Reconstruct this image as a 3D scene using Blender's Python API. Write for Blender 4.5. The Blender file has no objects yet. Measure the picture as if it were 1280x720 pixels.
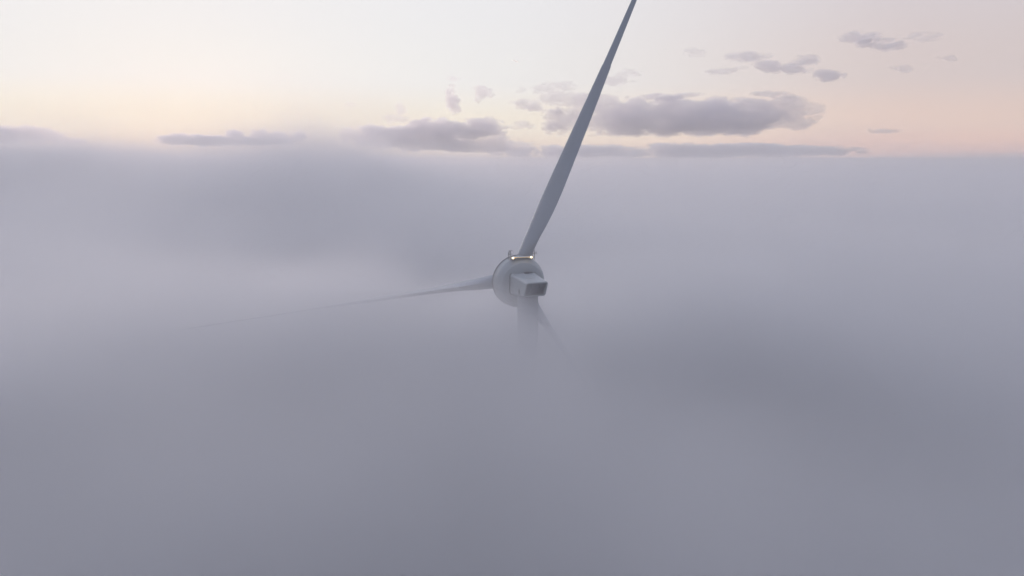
import bpy, bmesh, math, random
from mathutils import Vector, Matrix

R = math.radians
sc = bpy.context.scene
col = sc.collection
random.seed(7)

# ------------------------------------------------------------------ settings
FOC = 900.0                       # focal length in pixels of a 1280 wide frame
PITCH = R(10.22)
CAM_Z = 155.0                     # the drone flies 155 m above the ground
CAM = Vector((0, 0, CAM_Z))
FW = Vector((0, math.cos(PITCH), -math.sin(PITCH)))
UPV = Vector((0, math.sin(PITCH), math.cos(PITCH)))
RT = Vector((1, 0, 0))
SUN_AZ = R(-24)                   # to the left of the view direction (+Y)
SUN_EL = R(2.5)


def sky_point(px, py, dist):
    """world point seen at px,py at horizontal distance dist"""
    d = FW + RT * ((px - 640) / FOC) + UPV * ((360 - py) / FOC)
    return CAM + d * (dist / d.y)


# ------------------------------------------------------------------ helpers
def tag(o, label=None, cat=None, group=None, kind=None):
    if label: o['label'] = label
    if cat: o['category'] = cat
    if group: o['group'] = group
    if kind: o['kind'] = kind
    return o


def link(name, bm, mat, parent=None, smooth=True):
    me = bpy.data.meshes.new(name)
    bmesh.ops.recalc_face_normals(bm, faces=bm.faces)
    bm.to_mesh(me); bm.free()
    if smooth:
        for p in me.polygons: p.use_smooth = True
    o = bpy.data.objects.new(name, me)
    col.objects.link(o)
    if mat: me.materials.append(mat)
    if parent: o.parent = parent
    return o


def loft(bm, rings, cap0=True, cap1=True):
    vr = [[bm.verts.new(p) for p in r] for r in rings]
    n = len(rings[0])
    for a, b in zip(vr[:-1], vr[1:]):
        for i in range(n):
            bm.faces.new((a[i], a[(i + 1) % n], b[(i + 1) % n], b[i]))
    if cap0: bm.faces.new(vr[0][::-1])
    if cap1: bm.faces.new(vr[-1])
    return vr


def tube(bm, p0, p1, r, n=10):
    p0, p1 = Vector(p0), Vector(p1)
    d = (p1 - p0).normalized()
    a = d.orthogonal().normalized(); b = d.cross(a)
    loft(bm, [[p + (a * math.cos(t) + b * math.sin(t)) * r for t in [2 * math.pi * k / n for k in range(n)]] for p in (p0, p1)])


class N:
    """small expression builder for node trees"""
    def __init__(s, nt): s.nt = nt
    def new(s, t, **kw):
        n = s.nt.nodes.new(t)
        for k, v in kw.items(): setattr(n, k, v)
        return n
    def put(s, sock, v):
        if isinstance(v, bpy.types.NodeSocket): s.nt.links.new(v, sock)
        else: sock.default_value = v
    def m(s, op, *a, clamp=False):
        n = s.new('ShaderNodeMath', operation=op); n.use_clamp = clamp
        for i, v in enumerate(a): s.put(n.inputs[i], v)
        return n.outputs[0]
    def add(s, *a):
        r = a[0]
        for v in a[1:]: r = s.m('ADD', r, v)
        return r
    def sub(s, a, b): return s.m('SUBTRACT', a, b)
    def mul(s, *a):
        r = a[0]
        for v in a[1:]: r = s.m('MULTIPLY', r, v)
        return r
    def div(s, a, b): return s.m('DIVIDE', a, b)
    def xyz(s, v):
        n = s.new('ShaderNodeSeparateXYZ'); s.put(n.inputs[0], v); return n.outputs
    def vec(s, x, y, z):
        n = s.new('ShaderNodeCombineXYZ')
        for i, v in enumerate((x, y, z)): s.put(n.inputs[i], v)
        return n.outputs[0]
    def noise(s, v, scale, detail=2.0, rough=0.5, dist=0.0):
        n = s.new('ShaderNodeTexNoise')
        s.put(n.inputs['Vector'], v)
        n.inputs['Scale'].default_value = scale
        n.inputs['Detail'].default_value = detail
        n.inputs['Roughness'].default_value = rough
        n.inputs['Distortion'].default_value = dist
        return n.outputs[0]
    def smooth(s, v, a, b, lo=0.0, hi=1.0):
        n = s.new('ShaderNodeMapRange', interpolation_type='SMOOTHSTEP')
        s.put(n.inputs['Value'], v)
        for k, q in (('From Min', a), ('From Max', b), ('To Min', lo), ('To Max', hi)): s.put(n.inputs[k], q)
        return n.outputs[0]
    def gauss(s, x, y, cx, cy, sx, sy, rot=0.0):
        dx, dy = s.sub(x, cx), s.sub(y, cy)
        if rot:
            c, q = math.cos(rot), math.sin(rot)
            dx, dy = s.add(s.mul(dx, c), s.mul(dy, q)), s.sub(s.mul(dy, c), s.mul(dx, q))
        e = s.add(s.m('POWER', s.m('ABSOLUTE', s.div(dx, sx)), 2.0), s.m('POWER', s.m('ABSOLUTE', s.div(dy, sy)), 2.0))
        return s.m('EXPONENT', s.mul(e, -1.0))


def paint(name, base, rough=0.45, dirt=0.08, scale=0.6):
    m = bpy.data.materials.new(name); m.use_nodes = True
    nt = m.node_tree; b = nt.nodes['Principled BSDF']; g = N(nt)
    tc = g.new('ShaderNodeTexCoord').outputs['Object']
    n1 = g.noise(tc, scale, 6, 0.6); n2 = g.noise(g.vec(*[g.mul(v, k) for v, k in zip(g.xyz(tc), (6.0, 6.0, 0.7))]), scale, 3, 0.5)
    f = g.add(1.0 - dirt, g.mul(g.add(n1, n2), dirt))
    mix = g.new('ShaderNodeMix', data_type='RGBA', blend_type='MULTIPLY'); mix.inputs[0].default_value = 1.0
    mix.inputs[6].default_value = (*base, 1)
    nt.links.new(g.new('ShaderNodeCombineColor').outputs[0], mix.inputs[7])
    cc = nt.nodes[-1]
    for i in range(3): nt.links.new(f, cc.inputs[i])
    nt.links.new(mix.outputs[2], b.inputs['Base Color'])
    nt.links.new(g.add(rough - 0.08, g.mul(n1, 0.16)), b.inputs['Roughness'])
    return m


M_white = paint('white_gelcoat', (0.35, 0.385, 0.395), 0.42, 0.10)
M_blade = paint('blade_gelcoat', (0.275, 0.305, 0.335), 0.40, 0.12, 0.25)
M_tower = paint('tower_paint', (0.31, 0.33, 0.35), 0.5, 0.12, 0.2)
M_steel = paint('galvanised_steel', (0.16, 0.16, 0.17), 0.5, 0.2, 3.0)
M_dark = paint('dark_rubber', (0.05, 0.052, 0.058), 0.7, 0.2, 3.0)
M_grille = paint('grey_grille', (0.17, 0.19, 0.225), 0.6, 0.15, 1.5)


def emit(name, c, s):
    m = bpy.data.materials.new(name); m.use_nodes = True
    b = m.node_tree.nodes['Principled BSDF']
    b.inputs['Base Color'].default_value = (*c, 1)
    b.inputs['Emission Color'].default_value = (*c, 1)
    b.inputs['Emission Strength'].default_value = s
    return m


M_lamp = emit('lamp_glass_lit', (1.0, 0.78, 0.42), 6)
M_lamplight = emit('lamplight_glow', (.5, 0.36, 0.17), 0.5)  # lamplight on railing and deck, put in as emission

# ------------------------------------------------------------------ turbine
TH, TILT, PHI, CONE = R(20), R(5), R(24), R(2)
O_ = None
_px, _py, _dep = 643, 348, 117.0
O_ = CAM + FW * _dep + RT * ((_px - 640) / FOC * _dep) + UPV * ((360 - _py) / FOC * _dep)
REAR_H = Vector((math.sin(TH), -math.cos(TH), 0))
AX = REAR_H * math.cos(TILT) + Vector((0, 0, -math.sin(TILT)))     # from the rotor back along the shaft
RR = Vector((math.cos(TH), math.sin(TH), 0))
UU = RR.cross(-AX).normalized()
if UU.z < 0: UU = -UU

tower_xy = O_ + REAR_H * 6.0
root = bpy.data.objects.new('wind_turbine', None); col.objects.link(root)
root.location = (tower_xy.x, tower_xy.y, 0)
tag(root, 'white three-bladed wind turbine with round drum and boxy rear nacelle rising out of the fog', 'wind turbine')


def L(p): return Vector(p) - root.location      # world -> turbine space


def blade(k, label):
    az = PHI + k * 2 * math.pi / 3
    d = (RR * math.sin(az) + UU * math.cos(az)) * math.cos(CONE) - AX * math.sin(CONE)
    t = (RR * math.cos(az) - UU * math.sin(az))
    n = d.cross(t).normalized()
    if n.dot(AX) < 0: n = -n
    #        s     chord thick  twist
    tab = [(1.6, 2.15, 2.15, 0), (4.2, 2.15, 2.15, 0), (6.0, 2.45, 2.0, 8), (8.0, 3.05, 1.65, 11), (10.0, 3.60, 1.35, 12),
           (13.0, 3.95, 1.05, 10.5), (16.0, 3.88, 0.90, 9), (20.0, 3.50, 0.74, 7), (24.0, 3.12, 0.62, 5), (29.0, 2.66, 0.5, 3.5),
           (34.0, 2.14, 0.38, 2), (36.9, 1.88, 0.33, 1.4), (37.1, 1.66, 0.32, 1.4), (41.0, 1.44, 0.26, .7), (45.0, 1.22, 0.2, 0),
           (49.0, 0.98, 0.16, -.5), (51.5, 0.74, 0.11, -1), (52.6, 0.46, 0.07, -1), (53.1, 0.12, 0.03, -1)]
    nodes = []
    # resample smoothly
    ss = sorted(set([r[0] for r in tab] + [2 + 0.75 * i for i in range(68)]))
    def at(s, j):
        for a, b in zip(tab[:-1], tab[1:]):
            if a[0] <= s <= b[0]:
                f = (s - a[0]) / (b[0] - a[0]); return a[j] + (b[j] - a[j]) * f
        return tab[-1][j]
    rings = []
    NP = 40
    for s in ss:
        if s > 53.1: continue
        w = [at(s + q, 1) if not 35 < s < 39 else at(s, 1) for q in ((-1, 0, 1) if 3 < s < 48 else (0,))]
        c = sum(w) / len(w)
        th = at(s, 2); tw = at(s, 3)
        circ = max(0.0, min(1.0, (9.0 - s) / 5.0)); circ = circ * circ * (3 - 2 * circ)
        beta = R(PITCH_B + tw * 0.6)
        cv = t * math.cos(beta) + n * math.sin(beta)
        nv = d.cross(cv).normalized()
        pre = -AX * (0.6 * (s / 53) ** 2)
        ring = []
        te_extra = c
        for i in range(NP):
            a = 2 * math.pi * i / NP
            x = 0.5 * (1 - math.cos(a))                # 0 at leading edge
            yt = 5 * (0.2969 * math.sqrt(max(x, 0)) - 0.126 * x - 0.3516 * x * x + 0.2843 * x ** 3 - 0.1036 * x ** 4)
            y = yt * th * (1 if a < math.pi else -1) + 0.03 * c * math.sin(math.pi * x)
            px_, py_ = (x - 0.42) * c, y
            qx, qy = -math.cos(a) * c * 0.5, math.sin(a) * th * 0.5
            ring.append(L(O_ + d * s + pre + cv * (px_ * (1 - circ) + qx * circ) + nv * (py_ * (1 - circ) + qy * circ)))
        rings.append(ring)
    bm = bmesh.new(); loft(bm, rings)
    o = link('blade', bm, M_blade, root)
    if label: o['label'] = label
    # root collar
    bm = bmesh.new()
    prof = [(1.9, 1.16), (3.3, 1.16), (3.36, 1.13), (3.36, 1.09)]
    b1 = t; b2 = d.cross(t)
    loft(bm, [[L(O_ + d * s + (b1 * math.cos(q) + b2 * math.sin(q)) * r) for q in [2 * math.pi * i / 48 for i in range(48)]] for s, r in prof])
    link('root_collar', bm, M_white, o)
    return o


PITCH_B = 66
blade(0, 'blade pointing up out of the fog into the sky')
blade(-1, 'blade pointing left and sinking into the fog')
blade(1, 'blade pointing down to the right, mostly lost in fog')


def lathe(name, prof, mat, centre=O_, ax=AX, n=96, parent=root, cap0=True, cap1=True):
    bm = bmesh.new()
    loft(bm, [[L(centre + ax * u + (RR * math.cos(q) + UU * math.sin(q)) * r) for q in [2 * math.pi * i / n for i in range(n)]] for u, r in prof], cap0, cap1)
    return link(name, bm, mat, parent)


# spinner in front of the drum
lathe('spinner', [(-4.3, .15), (-4.1, .8), (-3.6, 1.5), (-2.6, 2.3), (-1.2, 2.95), (0.2, 3.25), (1.05, 3.3)], M_white)
# generator drum: short cylinder with a rolled rear shoulder
drum = lathe('generator_drum', [(1.1, 3.3), (1.12, 3.95), (1.25, 4.09), (1.5, 4.14), (2.1, 4.15), (2.16, 4.12), (2.18, 4.12), (2.24, 4.15), (2.6, 4.12),
                         (2.9, 4.02), (3.2, 3.84), (3.45, 3.62), (3.56, 3.50), (3.60, 3.45), (3.66, 3.43), (3.68, 3.38), (3.70, 2.3), (3.72, 0.4)], M_white)
lathe('drum_seam', [(1.18, 4.05), (1.18, 4.23), (1.40, 4.23), (1.40, 4.10)], M_steel, parent=drum, cap0=False, cap1=False)

# nacelle: rounded box lofted backwards, rear face raked
C0 = O_ + AX * 3.55
NB = Vector((0, 0, 1))
def rrect(c, w, h, rad, rake=0.0, n=6, inset=0.0):
    w -= 2 * inset; h -= 2 * inset
    pts = []
    for sx, sz, a0 in ((1, 1, 0), (-1, 1, 90), (-1, -1, 180), (1, -1, 270)):
        for i in range(n + 1):
            a = R(a0 + 90 * i / n)
            x = sx * (w / 2 - rad) + rad * math.cos(a); z = sz * (h / 2 - rad) + rad * math.sin(a)
            pts.append(L(c + RR * x + NB * z + REAR_H * (rake * (z / h))))
    return pts
def nsec(f):
    """centre, width, height at fraction f of the nacelle length"""
    c = C0 + REAR_H * (5.9 * f) + NB * (0.12 * (1 - f) + 0.10 * f)
    return c, 4.25 + (3.55 - 4.25) * f, 3.3 + (2.4 - 3.3) * f
bm = bmesh.new()
rings = []
for f in (0.0, .03, .2, .4, .6, .8, .92, .985):
    c, w, h = nsec(f); rings.append(rrect(c, w, h, .38, 1.15 * f))
c, w, h = nsec(1.0)
rings += [rrect(c, w - .03, h - .03, .36, 1.15), rrect(c + REAR_H * .02, w - .12, h - .12, .32, 1.15),
          rrect(c + REAR_H * .01, w - .40, h - .40, .2, 1.1), rrect(c - REAR_H * .04, w - .44, h - .44, .18, 1.1), rrect(c - REAR_H * .75, w - .5, h - .5, .16, 1.1)]
loft(bm, rings)
nac = link('nacelle', bm, M_white, root)
for p in nac.data.polygons: p.use_smooth = True
m = nac.modifiers.new('e', 'EDGE_SPLIT'); m.split_angle = R(50)
# recessed rear grille
bm = bmesh.new()
gw, gh = w - .52, h - .52
loft(bm, [rrect(c - REAR_H * .70, gw, gh, .15, 1.0), rrect(c - REAR_H * .62, gw, gh, .15, 1.0)])
gr = link('rear_grille', bm, M_grille, nac, smooth=False)
bm = bmesh.new()
for i in range(9):
    z = -gh / 2 + gh * (i + .5) / 9
    a = c - REAR_H * (.58 - 1.0 * z / gh) + NB * z
    tube(bm, L(a - RR * (gw / 2 - .05)), L(a + RR * (gw / 2 - .05)), .035, 6)
for x in (-gw * .18, gw * .2):
    tube(bm, L(c - REAR_H * (.56 + .45) + RR * x - NB * (gh / 2 - .03)), L(c - REAR_H * (.56 - .45) + RR * x + NB * (gh / 2 - .03)), .07, 6)
link('grille_bars', bm, M_grille, gr)
# dark seal where nacelle meets drum
bm = bmesh.new()
cc, ww, hh = nsec(0.0)
cc2 = cc + REAR_H * .30
loft(bm, [rrect(cc + REAR_H * .12, ww + .14, hh + .14, .42), rrect(cc2, ww + .14, hh + .14, .42), rrect(cc2, ww - .1, hh - .1, .36)], False, False)
link('seal', bm, M_dark, nac)
# side vent, left flank
def flank(f, z, out=.0):
    c_, w_, h_ = nsec(f); return c_ - RR * (w_ / 2 + out) + NB * z + REAR_H * (1.15 * f * z / h_)
bm = bmesh.new()
v = flank(.66, -.62)
ring = lambda o_, s_: [L(v - RR * o_ + REAR_H * (.20 * s_ * math.cos(q)) + NB * (.42 * s_ * math.sin(q))) for q in [2 * math.pi * i / 24 for i in range(24)]]
loft(bm, [ring(-.05, 1), ring(.04, 1), ring(.05, .85), ring(.01, .8)])
link('side_vent', bm, M_dark, nac)
# roof hatch and small sensor box on the nacelle roof, near the drum
bm = bmesh.new()
c_, w_, h_ = nsec(.10)
t0 = c_ + NB * (h_ / 2 + .0) + RR * .55
for dx, sz, hz in ((0, .36, .2), (.75, .2, .12)):
    q = t0 + RR * dx
    loft(bm, [[L(q + RR * (sx * sz * k) + REAR_H * (sy * sz * .8 * k) + NB * z) for sx, sy in ((1, 1), (-1, 1), (-1, -1), (1, -1))] for z, k in ((-.06, 1), (hz * .85, 1), (hz, .86))])
link('roof_sensor', bm, M_dark, nac, smooth=False)
c_, w_, h_ = nsec(.55)
bm = bmesh.new()
q = c_ + NB * (h_ / 2)
loft(bm, [[L(q + RR * (sx * .7 * k) + REAR_H * (sy * .55 * k) + NB * z) for sx, sy in ((1, 1), (-1, 1), (-1, -1), (1, -1))] for z, k in ((-.06, 1), (.05, 1), (.07, .95))])
link('roof_hatch', bm, M_white, nac, smooth=False)

# light platform on top of the drum
P0 = O_ + AX * 2.95 + UU * 4.12
W = 1.78
WR = 2.02
for s in (-1, 1):
    bm = bmesh.new()
    for fa in (-.35, .35):
        base = P0 + RR * (s * WR) + AX * fa
        tube(bm, L(base - UU * .35), L(base + UU * (1.25 if fa > 0 else 1.05)), .05, 8)
    for zz in (.5, .95):
        tube(bm, L(P0 + RR * (s * WR) + AX * -.35 + UU * zz), L(P0 + RR * (s * WR) + AX * .35 + UU * zz), .04, 8)
    tube(bm, L(P0 + RR * (s * (WR + .38)) + AX * .35 + UU * .72), L(P0 + RR * (s * (WR - .42)) + AX * .35 + UU * .72), .045, 8)
    tube(bm, L(P0 + RR * (s * (WR + .34)) + AX * .35 + UU * .5), L(P0 + RR * (s * (WR + .34)) + AX * .35 + UU * .95), .045, 8)
    if s < 0:
        tube(bm, L(P0 - RR * (WR + .35) + AX * .35 + UU * 1.25), L(P0 - RR * (WR - .3) + AX * .35 + UU * 1.25), .045, 8)
    link('railing', bm, M_steel, root)
bm = bmesh.new()
loft(bm, [[L(P0 + RR * (x) + AX * y + UU * z) for x, y in ((-W - .1, -.5), (W + .1, -.5), (W + .1, .5), (-W - .1, .5))] for z in (.0, .09)])
link('walkway', bm, M_white, root, smooth=False)
bm = bmesh.new()
tube(bm, L(P0 - RR * (W - .32) + AX * .56 + UU * .16), L(P0 + RR * (W - .62) + AX * .56 + UU * .16), .05, 10)
link('lamplight_bar', bm, M_lamplight, root)  # not a lamp: glowing bar stands for the deck lit between the lamps
for s, off in ((-1, 0.12), (1, .38)):
    bm = bmesh.new()
    pc = P0 + RR * (s * (W - off)) + AX * .58
    tube(bm, L(pc - UU * .22), L(pc + UU * .02), .15, 20)
    lo = link('obstruction_lamp', bm, M_steel, root)
    bm = bmesh.new()
    bmesh.ops.create_uvsphere(bm, u_segments=20, v_segments=12, radius=.14, matrix=Matrix.Translation(L(pc + UU * .10)))
    link('lamp_lens', bm, M_lamp, lo)
    ld = bpy.data.lights.new('lamp_light', 'POINT'); ld.energy = 8; ld.color = (1, .66, .30); ld.shadow_soft_size = .2
    l_ = bpy.data.objects.new('lamp_light', ld); col.objects.link(l_); l_.location = L(pc + UU * .35 + AX * .3); l_.parent = root

# tower
ztop = C0.z - 1.45
bm = bmesh.new()
rings = []
tx = Vector((0, 0, 0))
lev = [(0, 4.6), (.4, 4.55), (30, 3.5), (60, 2.7), (90, 2.1), (115, 1.75), (ztop - .2, 1.62), (ztop + .1, 1.62)]
zs = []
for (z0, r0), (z1, r1) in zip(lev[:-1], lev[1:]):
    k = max(1, int((z1 - z0) / 4))
    for i in range(k):
        f = i / k; zs.append((z0 + (z1 - z0) * f, r0 + (r1 - r0) * f))
zs.append(lev[-1])
loft(bm, [[Vector((r * math.cos(q), r * math.sin(q), z)) for q in [2 * math.pi * i / 64 for i in range(64)]] for z, r in zs])
tow = link('tower', bm, M_tower, root)
for z in (112.0, 90.0):
    r = 1.62 + (ztop - z) * .0068 if z > 100 else 2.1
    bm = bmesh.new()
    loft(bm, [[Vector((rr * math.cos(q), rr * math.sin(q), zz)) for q in [2 * math.pi * i / 64 for i in range(64)]] for zz, rr in ((z - .12, r), (z - .12, r + .07), (z + .12, r + .07), (z + .12, r))], False, False)
    link('flange', bm, M_tower, tow, smooth=False)
bm = bmesh.new()
loft(bm, [[L(Vector((root.location.x, root.location.y, 0)) + RR * 0 + REAR_H * y + RR * x + NB * z) for x, z in ((-.55, .9), (.55, .9), (.55, 3.1), (-.55, 3.1))] for y in (4.4, 4.68)])
link('door', bm, M_steel, tow, smooth=False)

# ------------------------------------------------------------------ ground
bm = bmesh.new()
S = 45000
n = 30
vs = [[bm.verts.new((-S + 2 * S * i / n, -S + 2 * S * j / n, 0)) for j in range(n + 1)] for i in range(n + 1)]
for i in range(n):
    for j in range(n):
        bm.faces.new((vs[i][j], vs[i + 1][j], vs[i + 1][j + 1], vs[i][j + 1]))
mg = bpy.data.materials.new('field_grass'); mg.use_nodes = True
g = N(mg.node_tree); b = mg.node_tree.nodes['Principled BSDF']
tc = g.new('ShaderNodeTexCoord').outputs['Object']
cr = g.new('ShaderNodeValToRGB'); mg.node_tree.links.new(g.noise(tc, .004, 6, .6), cr.inputs[0])
cr.color_ramp.elements[0].color = (.03, .05, .018, 1); cr.color_ramp.elements[1].color = (.09, .085, .045, 1)
mg.node_tree.links.new(cr.outputs[0], b.inputs['Base Color']); b.inputs['Roughness'].default_value = .95
tag(link('ground', bm, mg, None, False), kind='structure')


# ------------------------------------------------------------------ volumes
def volume_material(name, colour, aniso, dens_scale=1.0, rate=1.0):
    m = bpy.data.materials.new(name); m.use_nodes = True
    nt = m.node_tree
    for n in list(nt.nodes):
        if n.type != 'OUTPUT_MATERIAL': nt.nodes.remove(n)
    out = [n for n in nt.nodes if n.type == 'OUTPUT_MATERIAL'][0]
    pv = nt.nodes.new('ShaderNodeVolumePrincipled')
    pv.inputs['Color'].default_value = (*colour, 1)
    pv.inputs['Density'].default_value = dens_scale
    pv.inputs['Anisotropy'].default_value = aniso
    nt.links.new(pv.outputs[0], out.inputs['Volume'])
    for holder in (m, getattr(m, 'cycles', None)):
        try: holder.volume_step_rate = rate
        except Exception: pass
    return m


def volume_object(name, lo, hi, res, mat, field, base_bm=None):
    """an object whose volume grid is filled by field(g, position)"""
    bm = base_bm or bmesh.new()
    if base_bm is None:
        bmesh.ops.create_cube(bm, size=1.0, matrix=Matrix.Translation((Vector(lo) + Vector(hi)) / 2) @ Matrix.Diagonal((*(Vector(hi) - Vector(lo)), 1)))
    o = link(name, bm, mat, None, False)
    nt = bpy.data.node_groups.new(name + '_field', 'GeometryNodeTree')
    nt.interface.new_socket('Geometry', in_out='INPUT', socket_type='NodeSocketGeometry')
    nt.interface.new_socket('Geometry', in_out='OUTPUT', socket_type='NodeSocketGeometry')
    g = N(nt)
    gi = g.new('NodeGroupInput'); go = g.new('NodeGroupOutput')
    vc = g.new('GeometryNodeVolumeCube')
    vc.inputs['Min'].default_value = lo; vc.inputs['Max'].default_value = hi
    for k, r in zip(('Resolution X', 'Resolution Y', 'Resolution Z'), res): vc.inputs[k].default_value = int(r)
    vc.inputs['Background'].default_value = 0
    pos = g.new('GeometryNodeInputPosition').outputs[0]
    nt.links.new(field(g, pos), vc.inputs['Density'])
    sm = g.new('GeometryNodeSetMaterial'); sm.inputs['Material'].default_value = mat
    nt.links.new(vc.outputs[0], sm.inputs['Geometry']); nt.links.new(sm.outputs[0], go.inputs[0])
    md = o.modifiers.new('field', 'NODES'); md.node_group = nt
    return o


def fog_field(g, pos):
    X, Y, Z = g.xyz(pos)
    flat = g.vec(X, Y, 0.0)
    near = g.gauss(X, Y, -20.0, 105.0, 95.0, 75.0)                                # round the turbine
    away = g.sub(1.0, near)
    wave = g.mul(g.sub(g.noise(flat, 1 / 190, 2, .5), .5), g.sub(1.0, g.mul(near, .95)), 22.0)
    swirl = g.mul(g.sub(g.noise(g.vec(g.add(X, g.mul(Y, .35)), g.mul(Y, 1.5), g.mul(Z, .6)), 1 / 62, 4, .55, .9), .5), g.add(5.0, g.mul(away, 17.0)))
    top = g.add(136.3, wave, swirl)
    for cx, cy, sx, sy, rot, hgt in (
            (-122.0, 470.0, 78.0, 110.0, 0, 43.0),      # high bank on the left
            (-400.0, 560.0, 190.0, 150.0, 0, 36.0),
            (-72.0, 146.0, 58.0, 15.0, R(-41), 4.5),    # crest behind the left blade
            (72.0, 30.0, 46.0, 26.0, 0, -9.0),
            (-6.0, 50.0, 22.0, 18.0, 0, 4.5),
            (30.0, 92.0, 24.0, 22.0, 0, -8.0),          # dip right of and before the tower
            (-0.8, 95.0, 5.0, 8.0, 0, 6.2),                  # shred of fog before the tower
            (-21.0, 91.0, 9.0, 14.0, 0, 7.8),           # wisp over the left blade
            (-58.0, 84.0, 30.0, 20.0, 0, 4.6)):
        top = g.add(top, g.mul(g.gauss(X, Y, cx, cy, sx, sy, rot), hgt))
    across = g.add(g.mul(g.add(X, 105.0), .659), g.mul(g.sub(Y, 175.0), .752))   # distance beyond the crest
    top = g.sub(top, g.mul(g.smooth(across, -3.0, 26.0), g.gauss(X, Y, -58.0, 185.0, 52.0, 62.0), 30.0))
    top = g.add(top, g.smooth(Y, 450.0, 1400.0, 0.0, 5.0))
    h = g.sub(Z, top)
    wid = g.add(9.0, g.mul(away, 22.0))
    core = g.mul(g.smooth(g.div(g.sub(1.5, h), wid), 0.0, 1.0), .09)
    puff = g.m('POWER', g.mul(g.noise(pos, 1 / 26, 4, .6, .8), 2.0), 1.25)
    thin = g.sub(1.0, g.mul(g.gauss(X, Y, 34.0, 84.0, 36.0, 30.0), .62))
    thin = g.mul(thin, g.sub(1.0, g.mul(g.gauss(X, Y, -160.0, 480.0, 230.0, 170.0), .8)))
    thick = g.add(1.0, g.mul(g.gauss(X, Y, -2.5, 97.0, 7.0, 18.0), 1.7))
    thin = g.mul(thin, thick)
    wisp = g.m('POWER', g.mul(g.noise(g.vec(X, Y, g.mul(Z, 2.2)), 1 / 75, 5, .6, .8), 1.9), 4.0)
    mist = g.mul(g.m('EXPONENT', g.mul(g.m('MAXIMUM', h, 0.0), -1 / 9)), wisp, .0030)
    veil = g.mul(g.m('EXPONENT', g.mul(g.m('MAXIMUM', h, 0.0), -1 / 30)), .0009)
    return g.add(g.mul(core, puff, thin), mist, veil)


def far_field(g, pos):
    X, Y, Z = g.xyz(pos)
    flat = g.vec(X, Y, 0.0)
    wave = g.mul(g.sub(g.noise(flat, 1 / 900, 5, .6), .5), 60.0)
    top = g.add(126.0, wave, g.smooth(Y, 1400.0, 5000.0, 0.0, 6.0))
    h = g.sub(Z, top)
    return g.add(g.smooth(h, 24.0, -60.0, 0.0, .018), g.mul(g.m('EXPONENT', g.mul(g.m('MAXIMUM', h, 0.0), -1 / 48)), .0006))


FOGC = (0.998, 0.997, 0.999)
mf = volume_material('fog_volume', FOGC, .46, 1.0, 3)
f1 = volume_object('fog', (-1150, -320, -1), (1150, 1400, 240), (300, 260, 96), mf, fog_field)
tag(f1, kind='stuff')
f2 = volume_object('distant_fog', (-9500, 1401, -1), (9500, 9300, 340), (190, 120, 86), volume_material('far_fog_volume', FOGC, .8, 1.0, 14), far_field)
tag(f2, kind='stuff')

# ------------------------------------------------------------------ clouds
CD = 10500.0
PXM = CD / FOC


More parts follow.
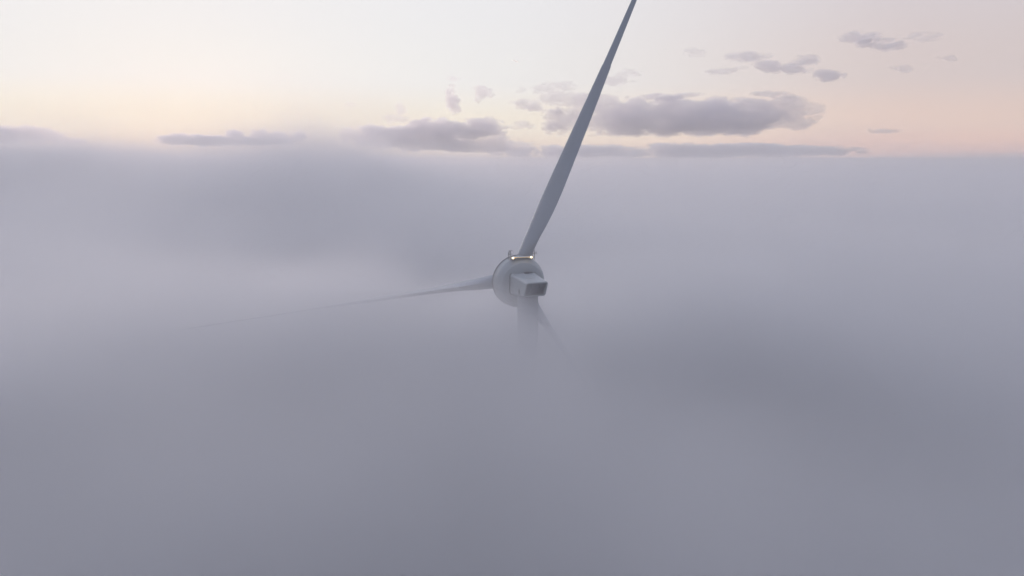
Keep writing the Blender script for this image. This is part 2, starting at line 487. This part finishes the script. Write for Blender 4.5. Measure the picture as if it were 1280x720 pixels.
def cloud(label, blobs, dens=.012, rough=.76, amp=1.3, size=24, group=None, dist=CD, sharp=11.0, colour=(.976, .970, .999), aniso=.7, flat=False):
    """blobs: (x, y, half width, half height) as seen in the sky, turned into metres at their distance"""
    k = dist / CD
    es = []
    for x, y, rx, ry in blobs:
        rx *= 1.3; ry *= 1.45
        c = sky_point(x, y, dist)
        es.append((c, rx * PXM * k, max(rx * .45, ry * 1.2) * PXM * k, ry * PXM * k))
    # closed hull round the vapour
    bm = bmesh.new()
    for c, rx, ry, rz in es:
        bmesh.ops.create_icosphere(bm, subdivisions=4, radius=1.0, matrix=Matrix.Translation(c) @ Matrix.Diagonal((rx, ry, rz, 1)))
    mat = bpy.data.materials.new('cloud_vapour'); mat.use_nodes = True
    nt = mat.node_tree
    for n in list(nt.nodes):
        if n.type != 'OUTPUT_MATERIAL': nt.nodes.remove(n)
    g = N(nt)
    pos = g.new('ShaderNodeTexCoord').outputs['Object']
    warp = g.noise(pos, 1 / (size * PXM * k), 7, rough)
    squash = g.new('ShaderNodeVectorMath', operation='MULTIPLY'); g.put(squash.inputs[0], pos); squash.inputs[1].default_value = (.6, .16, 1.2)
    warp = g.noise(squash.outputs[0], 1 / (size * PXM * k), 7, rough)
    e = None
    for c, rx, ry, rz in es:
        v = g.new('ShaderNodeVectorMath', operation='SUBTRACT'); g.put(v.inputs[0], pos); v.inputs[1].default_value = c
        w = g.new('ShaderNodeVectorMath', operation='DIVIDE'); g.put(w.inputs[0], v.outputs[0]); w.inputs[1].default_value = (rx, ry, rz)
        l = g.new('ShaderNodeVectorMath', operation='LENGTH'); g.put(l.inputs[0], w.outputs[0])
        q = g.sub(1.0, l.outputs['Value'])
        e = q if e is None else g.m('SMOOTH_MAX', e, q, .2)
    sh = g.add(g.mul(g.sub(e, .21), 1.2), g.mul(g.sub(warp, .5), amp * 2.0))
    zz = g.xyz(pos)[2]
    flr = min(c.z - .62 * rz for c, rx, ry, rz in es[:1])
    dn = g.mul(g.m('MULTIPLY', sh, sharp, clamp=True), g.smooth(e, .0, .15), dens)
    if flat: dn = g.mul(dn, g.smooth(g.add(zz, g.mul(warp, 260.0)), flr + 90.0, flr + 150.0))
    pv = nt.nodes.new('ShaderNodeVolumePrincipled')
    pv.inputs['Color'].default_value = (*colour, 1); pv.inputs['Anisotropy'].default_value = aniso
    nt.links.new(dn, pv.inputs['Density'])
    out = [n for n in nt.nodes if n.type == 'OUTPUT_MATERIAL'][0]
    nt.links.new(pv.outputs[0], out.inputs['Volume'])
    o = link('cloud', bm, mat, None, False)
    if len(es) > 1:                                    # fuse overlapping lobes into one closed hull
        md = o.modifiers.new('r', 'REMESH'); md.mode = 'VOXEL'; md.voxel_size = max(12.0, min(r[3] for r in es) / 5)
        bpy.context.view_layer.update()
        me = bpy.data.meshes.new_from_object(o.evaluated_get(bpy.context.evaluated_depsgraph_get()))
        me.materials.clear(); me.materials.append(mat)
        o.modifiers.clear(); o.data = me
    ext = [max(v.co[i] for v in o.data.vertices) - min(v.co[i] for v in o.data.vertices) for i in range(3)]
    want = min(r[3] for r in es) * .35
    mat.cycles.volume_step_rate = max(.02, want / (.1 * sum(ext) / 3)) if hasattr(mat, 'cycles') and hasattr(mat.cycles, 'volume_step_rate') else 1
    tag(o, label, 'cloud', group)
    return o


G_BIG = 'grey cloud banks above the horizon'
cloud('long dark grey cloud crossing behind the upright blade, largest cloud in the sky',
      [(880, 147, 105, 22), (800, 150, 85, 23), (965, 143, 55, 18), (738, 128, 42, 9), (712, 150, 32, 15), (1012, 136, 26, 8), (662, 131, 20, 6), (700, 124, 28, 8)], .0032, flat=True, amp=1.25, group=G_BIG)
cloud('grey flat cloud bank left of the upright blade, touching the top of the fog',
      [(560, 166, 62, 15), (490, 172, 55, 13), (610, 180, 42, 10), (445, 168, 24, 7), (600, 160, 30, 13), (525, 169, 50, 15), (540, 179, 72, 9)], .0060, flat=False, amp=1.4, group=G_BIG)
cloud('thin low band of mauve cloud lying along the horizon right of the blade',
      [(740, 190, 110, 7), (880, 189, 130, 8), (985, 189, 90, 6)], .0038, amp=2.0, group=G_BIG, size=22, dist=11500)
cloud('low ragged row of small puffs on the fog top at left',
      [(222, 174, 26, 6), (262, 176, 44, 6), (320, 176, 50, 5), (293, 171, 10, 8), (325, 171, 12, 8), (350, 173, 13, 7), (374, 171, 10, 6)], .013, amp=1.5, group=G_BIG, size=8)
cloud('low pinkish cloud bank at the far left edge of the sky',
      [(-10, 168, 60, 11), (45, 170, 36, 8), (85, 176, 26, 4)], .006, amp=1.0, group=G_BIG, size=22)
G_S = 'small wispy clouds'
for lab, bl, dn in [
    ('small upright puff above the left grey cloud bank', [(565, 122, 9, 12), (567, 136, 8, 9)], .006),
    ('small tilted puff between the left grey bank and the dark cloud', [(604, 116, 13, 8), (598, 124, 6, 6)], .005),
    ('thin short wisp above the small upright puff', [(566, 97, 14, 3)], .005),
    ('tiny wisp high over the left end of the left grey bank', [(437, 130, 8, 2.6)], .005),
    ('faint pink wisps just above the left end of the left grey bank', [(493, 148, 16, 6), (500, 138, 7, 8)], .004),
    ('pink ragged puff left of the upright blade above the dark cloud', [(700, 107, 20, 6), (678, 112, 16, 5), (655, 113, 10, 4)], .004),
    ('small wisp between the grey bank and the dark cloud below the puffs', [(655, 157, 14, 5), (640, 160, 8, 4)], .005),
    ('flat scrap of cloud trailing right from the left grey bank', [(655, 182, 16, 5), (640, 186, 14, 3)], .007),
    ('pink lit puff just right of the upright blade above the dark cloud', [(788, 92, 14, 5), (772, 101, 20, 6)], .004),
    ('broken puffs crowding the left tip of the dark cloud', [(668, 134, 14, 5), (650, 128, 12, 4), (690, 140, 12, 6)], .007),
    ('soft torn puff under the left tip of the dark cloud', [(690, 158, 15, 8), (704, 166, 12, 5)], .006),
    ('thin scrap resting over the middle of the dark cloud', [(835, 121, 30, 4), (870, 118, 14, 3)], .006),
    ('small scrap over the right end of the dark cloud', [(960, 117, 22, 3), (985, 121, 14, 3)], .006),
    ('small pink wisp high right of the blade', [(868, 66, 13, 5)], .004),
    ('long thin pink streak left of the darker wisps', [(935, 71, 30, 5)], .005),
    ('frail shred between the pink streak and the darker wisp', [(905, 90, 20, 4), (925, 86, 12, 4)], .005),
    ('darker elongated wisp above the right part of the dark cloud', [(985, 86, 26, 7), (962, 82, 20, 5), (1008, 76, 16, 6)], .008),
    ('compact dark puff right of the elongated wisp', [(1036, 94, 18, 7)], .009),
    ('pink streak near the upper right of the sky', [(1074, 46, 24, 6)], .006),
    ('grey streak just below the upper right pink streak', [(1103, 56, 28, 6)], .007),
    ('faint wisp right of the upper right streaks', [(1152, 46, 24, 5)], .003),
    ('tiny wisp near the right edge of the sky', [(1183, 73, 14, 4)], .004),
    ('tiny wisp under the upper right grey streak', [(1126, 86, 16, 4)], .004),
    ('low faint streak right of the dark cloud above the horizon', [(1105, 163, 22, 3)], .004),
]:
    cloud(lab, bl, dn * .8, amp=2.6, group=G_S, size=16, sharp=6)

# short bright contrail far away
bm = bmesh.new()
a, b_ = sky_point(639.6, 74.4, 30000), sky_point(648.8, 78.0, 30000)
loft(bm, [[a.lerp(b_, f) + Vector((0, math.cos(q), math.sin(q))) * r for q in [2 * math.pi * i / 12 for i in range(12)]] for f, r in ((0, 6), (.2, 22), (.6, 34), (1, 14))])
mc = volume_material('contrail_ice', (1, 1, 1), .85, .03)
tag(link('contrail', bm, mc, None), 'tiny bright contrail streak high left of the upright blade', 'contrail')

# ------------------------------------------------------------------ sky
w = bpy.data.worlds.new('World'); sc.world = w; w.use_nodes = True
nt = w.node_tree; g = N(nt)
bg = nt.nodes['Background']
sky = g.new('ShaderNodeTexSky'); sky.sky_type = 'NISHITA'; sky.sun_disc = False
sky.sun_elevation = SUN_EL; sky.sun_rotation = SUN_AZ; sky.altitude = 300; sky.dust_density = 2.0; sky.ozone_density = 1.5
d = g.xyz(g.new('ShaderNodeTexCoord').outputs['Generated'])
el = g.m('MULTIPLY', g.m('ARCSINE', d[2]), 180 / math.pi)
# closeness to the sunset azimuth, 0..1
hl = g.m('SQRT', g.m('MAXIMUM', g.sub(1.0, g.mul(d[2], d[2])), 1e-4))
ca = g.div(g.add(g.mul(d[0], math.sin(SUN_AZ)), g.mul(d[1], math.cos(SUN_AZ))), hl)
near = g.smooth(ca, .60, 1.0)
wide = g.smooth(ca, -1.0, 1.0)
def ramp(stops):
    r = g.new('ShaderNodeValToRGB'); r.color_ramp.interpolation = 'EASE'
    nt.links.new(g.div(g.add(el, 10.0), 100.0), r.inputs[0])
    while len(r.color_ramp.elements) < len(stops): r.color_ramp.elements.new(.5)
    for e, (deg, c) in zip(r.color_ramp.elements, stops): e.position = (deg + 10) / 100; e.color = (*[v / SKYK for v in c], 1)
    return r.outputs[0]
SKYK = 1.2
warm = ramp([(-2, (.80, .66, .52)), (0.5, (.94, .82, .69)), (2.5, (.95, .90, .79)), (6, (.91, .91, .91)), (12, (.90, .90, .92)), (30, (1.0, .97, 1.04)), (90, (.84, .97, 1.38))])
mid = ramp([(-2, (.86, .56, .50)), (0.5, (.93, .66, .58)), (2.5, (.90, .70, .62)), (6, (.78, .67, .65)), (12, (.76, .69, .71)), (30, (.68, .67, .80)), (90, (.84, .97, 1.38))])
cold = ramp([(-2, (.20, .21, .26)), (0.5, (.22, .23, .29)), (2.5, (.25, .26, .33)), (6, (.30, .29, .37)), (12, (.31, .31, .40)), (30, (.32, .35, .46)), (90, (.84, .97, 1.38))])
def mixc(f, a, b):
    n = g.new('ShaderNodeMix', data_type='RGBA'); g.put(n.inputs[0], f); g.put(n.inputs[6], a); g.put(n.inputs[7], b); return n.outputs[2]
grad = mixc(near, mixc(wide, cold, mid), warm)
sc1 = g.new('ShaderNodeVectorMath', operation='SCALE'); g.put(sc1.inputs[0], grad); sc1.inputs['Scale'].default_value = SKYK * 10 * .93
sc2 = g.new('ShaderNodeVectorMath', operation='SCALE'); g.put(sc2.inputs[0], sky.outputs[0]); sc2.inputs['Scale'].default_value = .06
ad = g.new('ShaderNodeVectorMath', operation='ADD'); g.put(ad.inputs[0], sc1.outputs[0]); g.put(ad.inputs[1], sc2.outputs[0])
nt.links.new(ad.outputs[0], bg.inputs[0]); bg.inputs[1].default_value = .1

sd = bpy.data.lights.new('sun', 'SUN'); sd.energy = .65; sd.angle = R(12); sd.color = (1, .72, .66)
so = bpy.data.objects.new('sun', sd); col.objects.link(so)
sv = Vector((math.sin(SUN_AZ) * math.cos(SUN_EL), math.cos(SUN_AZ) * math.cos(SUN_EL), math.sin(SUN_EL)))
so.rotation_euler = sv.to_track_quat('Z', 'Y').to_euler()

# ------------------------------------------------------------------ camera & render
cd = bpy.data.cameras.new('camera'); co = bpy.data.objects.new('camera', cd); col.objects.link(co)
cd.sensor_width = 36; cd.lens = FOC / 1280 * 36; cd.clip_start = .1; cd.clip_end = 120000
co.location = CAM; co.rotation_euler = (R(90) - PITCH, 0, 0)
sc.camera = co
sc.render.engine = 'CYCLES'
sc.cycles.use_denoising = True
sc.cycles.use_adaptive_sampling = True
sc.cycles.adaptive_threshold = .03
sc.cycles.adaptive_min_samples = 16
sc.cycles.max_bounces = 6; sc.cycles.volume_bounces = 3; sc.cycles.diffuse_bounces = 2
sc.cycles.sample_clamp_indirect = 4
sc.cycles.volume_max_steps = 512
sc.cycles.time_limit = 800
sc.view_settings.view_transform = 'Standard'; sc.view_settings.look = 'None'
sc.view_settings.exposure = 0; sc.view_settings.gamma = 1
